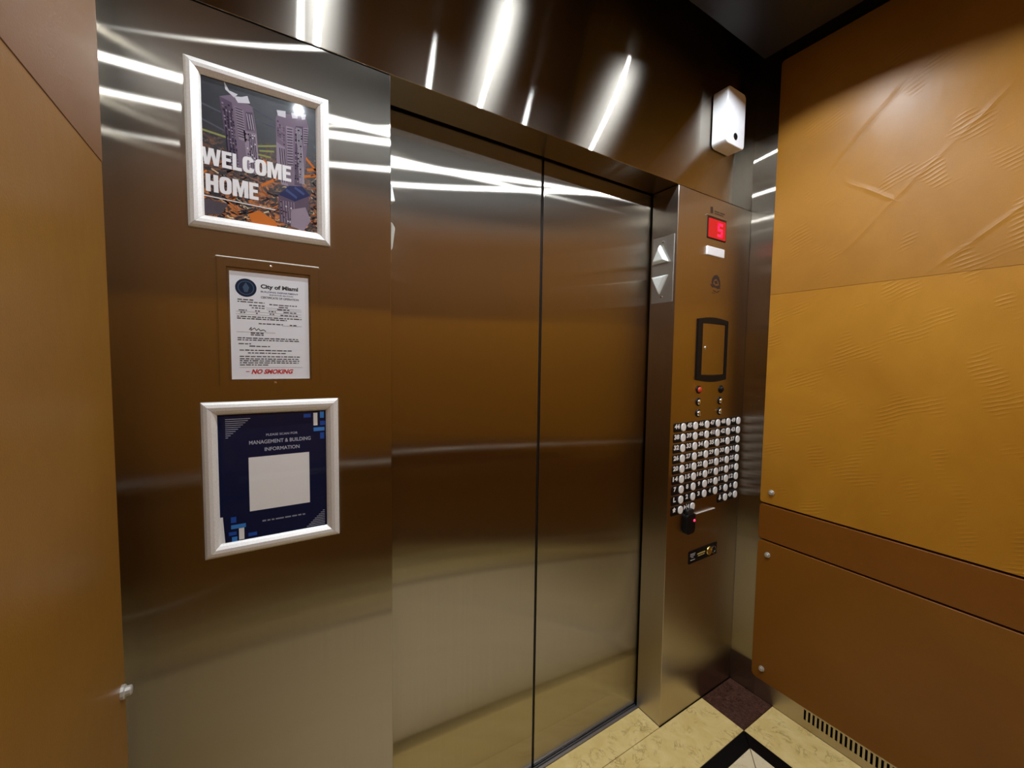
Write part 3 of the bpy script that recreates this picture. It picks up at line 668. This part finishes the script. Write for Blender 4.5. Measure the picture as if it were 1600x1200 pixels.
# information poster: navy sheet, slightly crooked in its frame
f2 = thing('framed_poster', 'silver framed dark blue information notice around a white square, lowest on the steel wall', 'framed poster', (0.4715, 0, 1.060))
snap_frame(f2, 0.3470, 0.5960, 1.0610, 1.3755, 0.0255)
P2 = Print(onF, 0.3700, 0.5730, 1.0840, 1.3525, 0.0012)
nv, pap, bl, lb, lt = ink((0.004, 0.009, 0.045), 0.3), ink((0.86, 0.85, 0.83)), ink((0.018, 0.085, 0.42)), ink((0.05, 0.24, 0.66)), ink((0.50, 0.52, 0.60))
P2.rect(0, 1, 0, 1, pap, 0)
P2.poly([(0.0, 0.0), (0.68, 0.0), (0.68, 0.012), (1.0, 0.012), (1.0, 1.0), (0.05, 1.0), (0.035, 0.79), (0.0, 0.79)], nv, 1)
for k in range(10): P2.rect(0.075, 0.285-0.021*k, 0.045+k*0.0155, 0.0495+k*0.0155, lt, 2)
for k in range(10): P2.rect(0.965-0.02*k, 0.965, 0.845+k*0.0145, 0.8493+k*0.0145, lt, 2)
for (a, b2, c, d, mt) in ((.77, .84, .035, .065, bl), (.865, .905, .03, .135, pap), (.93, .97, .022, .075, lb), (.93, .985, .10, .135, bl), (.865, .975, .152, .183, lb), (.93, .97, .198, .25, bl)): P2.rect(a, b2, c, d, mt, 2)
for (a, b2, c, d, mt) in ((.10, .145, .80, .845, bl), (.10, .225, .862, .893, lb), (.08, .145, .915, .942, bl), (.165, .21, .895, .985, pap), (.245, .32, .945, .972, bl), (.105, .15, .955, .99, lb)): P2.rect(a, b2, c, d, mt, 2)
P2.text('PLEASE SCAN FOR', 0.42, 0.71, 0.175, 0.193, lt, 2, 0.01)
P2.text('MANAGEMENT & BUILDING', 0.27, 0.835, 0.222, 0.252, lt, 2, 0.012)
P2.text('INFORMATION', 0.405, 0.725, 0.283, 0.312, lt, 2, 0.012)
rk2 = random.Random(8); P2.words(0.37, 0.78, 0.868, 0.012, ink((0.30, 0.31, 0.37)), 2, rk2)
P2.rect(0.262, 0.818, 0.352, 0.776, pap, 2)
P2.done('poster_print', f2)
obj('clear_cover', box(0.3700, 0.5730, -0.0036, -0.0030, 1.0840, 1.3525), M_GLASS, f2)

# ---- certificate in its steel holder
hd = thing('certificate_holder', 'flat steel document holder screwed to the wall between the two silver framed posters', 'document holder', (0.469, 0, 1.407))
o_, i_ = [(0.3795, 1.4075), (0.5585, 1.4075), (0.5585, 1.6615), (0.3795, 1.6615)], [(0.394, 1.419), (0.543, 1.419), (0.543, 1.645), (0.394, 1.645)]
obj('holder_frame', ring_prism(o_, i_, 0.0002, 0.0062, onF), M_STEEL_V, hd)
obj('holder_lip', box(0.3775, 0.5605, -0.0075, -0.0003, 1.6616, 1.6642, 0.0008, 1), M_FRAME, hd)  # pale material imitates light caught along the holder's top edge
obj('clear_cover', box(0.3945, 0.5425, -0.0040, -0.0034, 1.4195, 1.6445), M_GLASS, hd)
for xx, zz in ((0.470, 1.6535), (0.474, 1.4132)): obj('screw', lathe(xx, zz, [(0.0028, 0.006), (0.0028, 0.0072), (0, 0.0078)], onF, 10), M_CHROME, hd)
ce = Print(onF, 0.3985, 0.5395, 1.4210, 1.6380, 0.0009)
wp, bk, blu, sl, sl2, rd = ink((0.80, 0.80, 0.83)), ink((0.055, 0.055, 0.06)), ink((0.05, 0.06, 0.16)), ink((0.010, 0.022, 0.05)), ink((0.06, 0.10, 0.17)), ink((0.55, 0.05, 0.05))
ce.rect(0, 1, 0, 1, wp, 0)
def disc(cu, cv, ru, mt, layer, n_=28): ce.poly([(cu+ru*math.cos(2*math.pi*k/n_), cv+ru*0.65*math.sin(2*math.pi*k/n_)) for k in range(n_)], mt, layer)
disc(0.195, 0.145, 0.130, sl, 1); disc(0.195, 0.145, 0.100, sl2, 2); disc(0.195, 0.145, 0.088, sl, 3)
ce.poly([(0.195, 0.095), (0.235, 0.14), (0.215, 0.185), (0.175, 0.185), (0.155, 0.14)], sl2, 4)
ce.text('City of Miami', 0.375, 0.86, 0.098, 0.150, bk, 1, 0.045)
ce.text('BUILDING DEPARTMENT', 0.375, 0.86, 0.160, 0.176, blu, 1, 0.02)
ce.text('ELEVATOR SECTION', 0.485, 0.79, 0.187, 0.200, blu, 1, 0.02)
ce.text('CERTIFICATE OF OPERATION', 0.375, 0.865, 0.212, 0.232, bk, 1, 0.025)
rc = random.Random(5)
for (v, a, b2) in ((.255, .09, .28), (.275, .09, .42), (.285, .48, .84), (.305, .23, .42), (.305, .60, .72), (.326, .26, .42), (.328, .58, .74), (.353, .1, .2), (.354, .3, .36), (.352, .47, .56), (.353, .66, .83), (.375, .12, .18), (.377, .31, .34), (.377, .48, .54), (.382, .62, .85),
                   (.412, .08, .9), (.430, .08, .70), (.472, .34, .66), (.475, .74, .84), (.564, .24, .40), (.581, .24, .40), (.612, .08, .85), (.630, .08, .86), (.666, .09, .24), (.688, .22, .48), (.726, .1, .76), (.752, .2, .68), (.785, .1, .88), (.808, .1, .85), (.826, .1, .86), (.845, .1, .85), (.865, .1, .46)):
    ce.words(a, b2, v, 0.010, bk, 1, rc)
for (v, a, b2) in ((.318, .44, .9), (.336, .44, .9), (.365, .07, .9), (.390, .07, .9), (.482, .64, .9), (.555, .07, .55), (.888, .09, .90)): ce.rect(a, b2, v, v+0.0022, bk, 1)
sig = [(0.22, 0.535), (0.25, 0.51), (0.24, 0.54), (0.29, 0.515), (0.31, 0.538), (0.34, 0.52), (0.36, 0.54), (0.40, 0.53), (0.43, 0.545)]
for a, b2 in zip(sig, sig[1:]): ce.line(a, b2, 0.008, bk, 1)
ce.rect(0.17, 0.215, 0.925, 0.931, rd, 1)
ce.text('NO SMOKING', 0.235, 0.76, 0.906, 0.952, rd, 1, 0.05, 0.04)
cert = ce.done('certificate', None)
tag(cert, 'white printed City of Miami elevator certificate with a dark seal and red NO SMOKING line', 'certificate')
